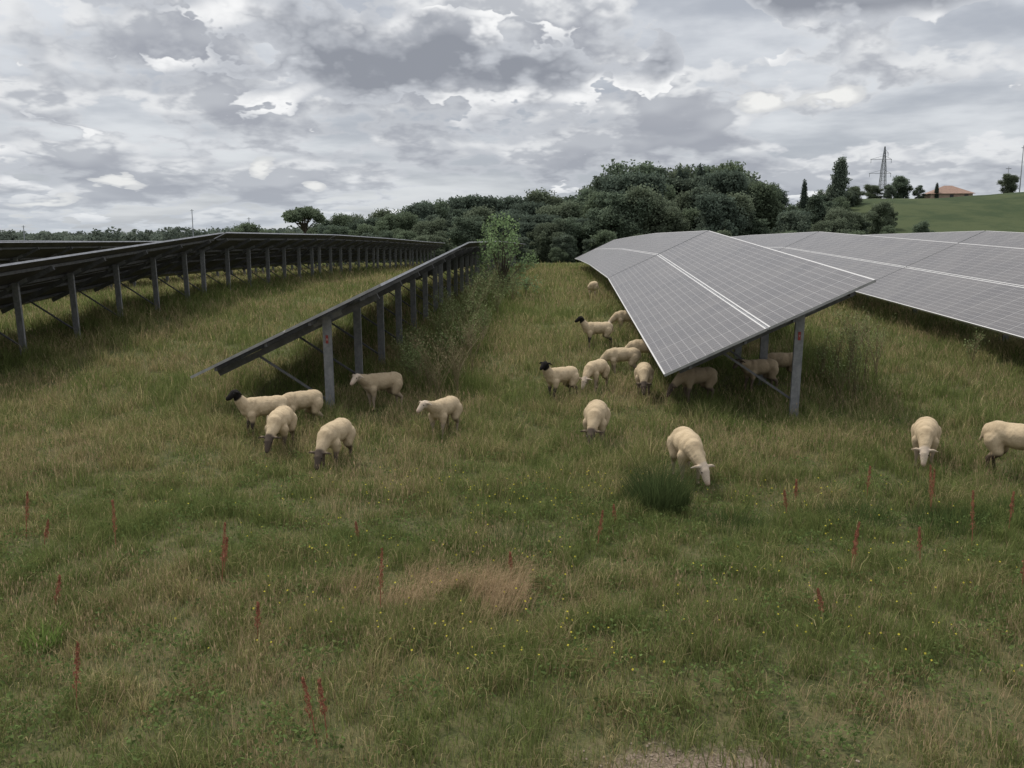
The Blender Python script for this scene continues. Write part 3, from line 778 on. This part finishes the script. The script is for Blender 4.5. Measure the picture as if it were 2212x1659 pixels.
SH = [
 (-4.96, 14.76, 192, 'up', 'black', .35, 1.0, "cream sheep with black head raised, looking sideways"),
 (-4.50, 15.4, 205, 'graze', 'white', 0, 1.0, "cream sheep grazing behind another sheep"),
 (-4.40, 13.86, 256, 'graze', 'dark', -.15, 1.0, "cream sheep with brown face grazing"),
 (-3.31, 13.07, 246, 'graze', 'dark', 0, 1.02, "cream sheep with brown face, head down in grass"),
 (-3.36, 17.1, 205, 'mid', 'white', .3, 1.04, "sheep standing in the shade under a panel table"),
 (-1.85, 14.86, 240, 'mid', 'white', -.35, .95, "cream sheep with white face looking up"),
 (1.67, 36.4, 80, 'graze', 'white', 0, .98, "distant cream sheep seen from behind"),
 (1.24, 24.3, 192, 'up', 'black', .2, 1.0, "standing sheep with black head raised"),
 (2.26, 26.7, 190, 'graze', 'white', 0, 1.0, "cream sheep grazing by a panel edge"),
 (1.67, 20.9, 188, 'graze', 'white', 0, 1.0, "cream sheep grazing side on by a panel table"),
 (2.30, 21.9, 182, 'graze', 'white', 0, 1.0, "cream sheep half hidden behind a panel"),
 (.19, 18.1, 218, 'up', 'black', .3, .97, "cream sheep with black head turned to look out"),
 (.94, 18.9, 244, 'graze', 'white', 0, .95, "cream sheep grazing, facing forward"),
 (1.93, 18.5, 270, 'graze', 'dark', 0, .97, "brown faced sheep grazing head on"),
 (3.0, 18.2, 208, 'graze', 'dark', 0, 1.02, "sheep grazing below a panel table, its shade put into the fleece colour"),
 (4.45, 19.0, 212, 'mid', 'dark', .2, 1.0, "sheep standing behind a post, panel shade put into the fleece colour"),
 (5.05, 19.6, 195, 'graze', 'dark', 0, 1.0, "sheep partly hidden by a post, panel shade put into the fleece colour"),
 (.74, 14.65, 266, 'graze', 'dark', -.1, 1.06, "cream sheep with dark face grazing head on"),
 (1.91, 12.26, 284, 'graze', 'white', .3, 1.05, "cream sheep with white face grazing beside rush clump"),
 (5.71, 13.49, 270, 'graze', 'white', 0, 1.0, "cream sheep with spread ears grazing head on"),
 (6.78, 12.86, 350, 'graze', 'white', 0, 1.16, "cream sheep with dark legs grazing side on"),
]
for i, (hx, hy, hd0, pose, hc, yw, sz, lab) in enumerate(SH):
    tn = .62 if i in (14, 15, 16) else (.75 if i == 4 else [1., .95, 1.04, .98][i % 4])  # sheep under the tables: panel shade darkened into the fleece tint
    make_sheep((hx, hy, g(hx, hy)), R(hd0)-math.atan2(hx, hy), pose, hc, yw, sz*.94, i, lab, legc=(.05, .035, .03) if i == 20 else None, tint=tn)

# ------------------------------------------------------------------ house, pylon, poles
wallm = simple_mat("house_render", (.38, .28, .21), (.33, .245, .185), 1.5)
roofm = simple_mat("clay_roof_tiles", (.29, .19, .145), (.23, .15, .115), 3)
darkm = simple_mat("dark_window", (.05, .05, .055), (.04, .04, .045), 2, .3)
hX, hY = 87.8, 206.0; hz0 = g(hX, hY)-1.35
e = empty("house", (hX, hY, hz0)); e.rotation_euler = (0, 0, R(-8)); tag(e, "low pink rendered farmhouse with clay tiled roof", "house")
bm = bmesh.new()
box_between(bm, (-4.3, 0, .9), (4.3, 0, .9), 7, 2.6)
bm_obj("wall", bm, [wallm], e)
bm = bmesh.new()
pts = [(-4.8, -3.9, 2.2), (4.8, -3.9, 2.2), (4.8, 3.9, 2.2), (-4.8, 3.9, 2.2), (-.8, 0, 4.1), (.8, 0, 4.1)]
v = [bm.verts.new(p_) for p_ in pts]
for f in ((0, 1, 5, 4), (1, 2, 5), (2, 3, 4, 5), (3, 0, 4), (3, 2, 1, 0)): bm.faces.new([v[i] for i in f])
bm_obj("roof", bm, [roofm], e)
for wx in (-3, 0, 3):
    bm = bmesh.new(); box_between(bm, (wx-.4, -3.51, 1.5), (wx+.4, -3.51, 1.5), .06, 1.0); bm_obj("window", bm, [darkm], e)

steel = simple_mat("pylon_steel", (.22, .23, .24), (.17, .18, .19), 2, .6)
def pylon(x, y, ztop):
    z0 = g(x, y)-1; h = ztop-z0; bm = bmesh.new()
    def half(t): return 1.1*(1-t)+.2 if t < .6 else .6*(1-(t-.6)/.4)+.1
    N_ = 15
    cs = []
    for i in range(N_+1):
        t = i/N_
        a_ = half(t); cs.append([Vector((sx*a_, sy*a_, h*t)) for sx, sy in ((-1, -1), (1, -1), (1, 1), (-1, 1))])
    for A_, B_ in zip(cs, cs[1:]):
        for k_ in range(4):
            box_between(bm, A_[k_], B_[k_], .13, .13); box_between(bm, A_[k_], B_[(k_+1) % 4], .07, .07); box_between(bm, A_[(k_+1) % 4], B_[k_], .07, .07)
            box_between(bm, B_[k_], B_[(k_+1) % 4], .07, .07)
    for tz, l in ((.80, 4.4), (.58, 4.6), (.9, 2.2)):
        for sx in (-1, 1):
            if tz == .9 and sx == -1: continue
            ln = l if sx < 0 else l*.55
            box_between(bm, (0, 0, h*tz), (sx*ln, 0, h*tz), .12, .12); box_between(bm, (0, 0, h*tz+1.2), (sx*ln, 0, h*tz), .08, .08)
            box_between(bm, (sx*ln*.95, 0, h*tz), (sx*ln*.95, 0, h*tz-1.2), .10, .10)
    o = bm_obj("electricity_pylon", bm, [steel], loc=(x, y, z0)); tag(o, "grey steel lattice electricity pylon behind the hill", "pylon")
pylon(107, 300, 32.7)
def pole(x, y, ztop, rad, lab, arm=0):
    z0 = g(x, y)-.5; bm = bmesh.new(); tube(bm, [(0, 0, 0), (0, 0, ztop-z0)], [rad, rad*.7], 8)
    if arm: box_between(bm, (-arm, 0, ztop-z0-.5), (arm, 0, ztop-z0-.5), .12, .12)
    o = bm_obj("utility_pole", bm, [steel], loc=(x, y, z0)); tag(o, lab, "pole")
pole(105.5, 210, 24.0, .12, "tall thin mast on the grassy hill", .4)
pole(105.1, 215, 19.8, .08, "thin utility pole on the grassy hill", .6)
for px_, py_, zt_, rd_ in ((-134.6, 330, 14.1, .2), (-113.2, 330, 11.1, .2), (-199.6, 330, 8.2, .2), (-19.6, 230, 14.9, .13), (.2, 230, 15.4, .13)):
    pole(px_, py_, zt_, rd_, "slender concrete utility pole above far trees", .7)
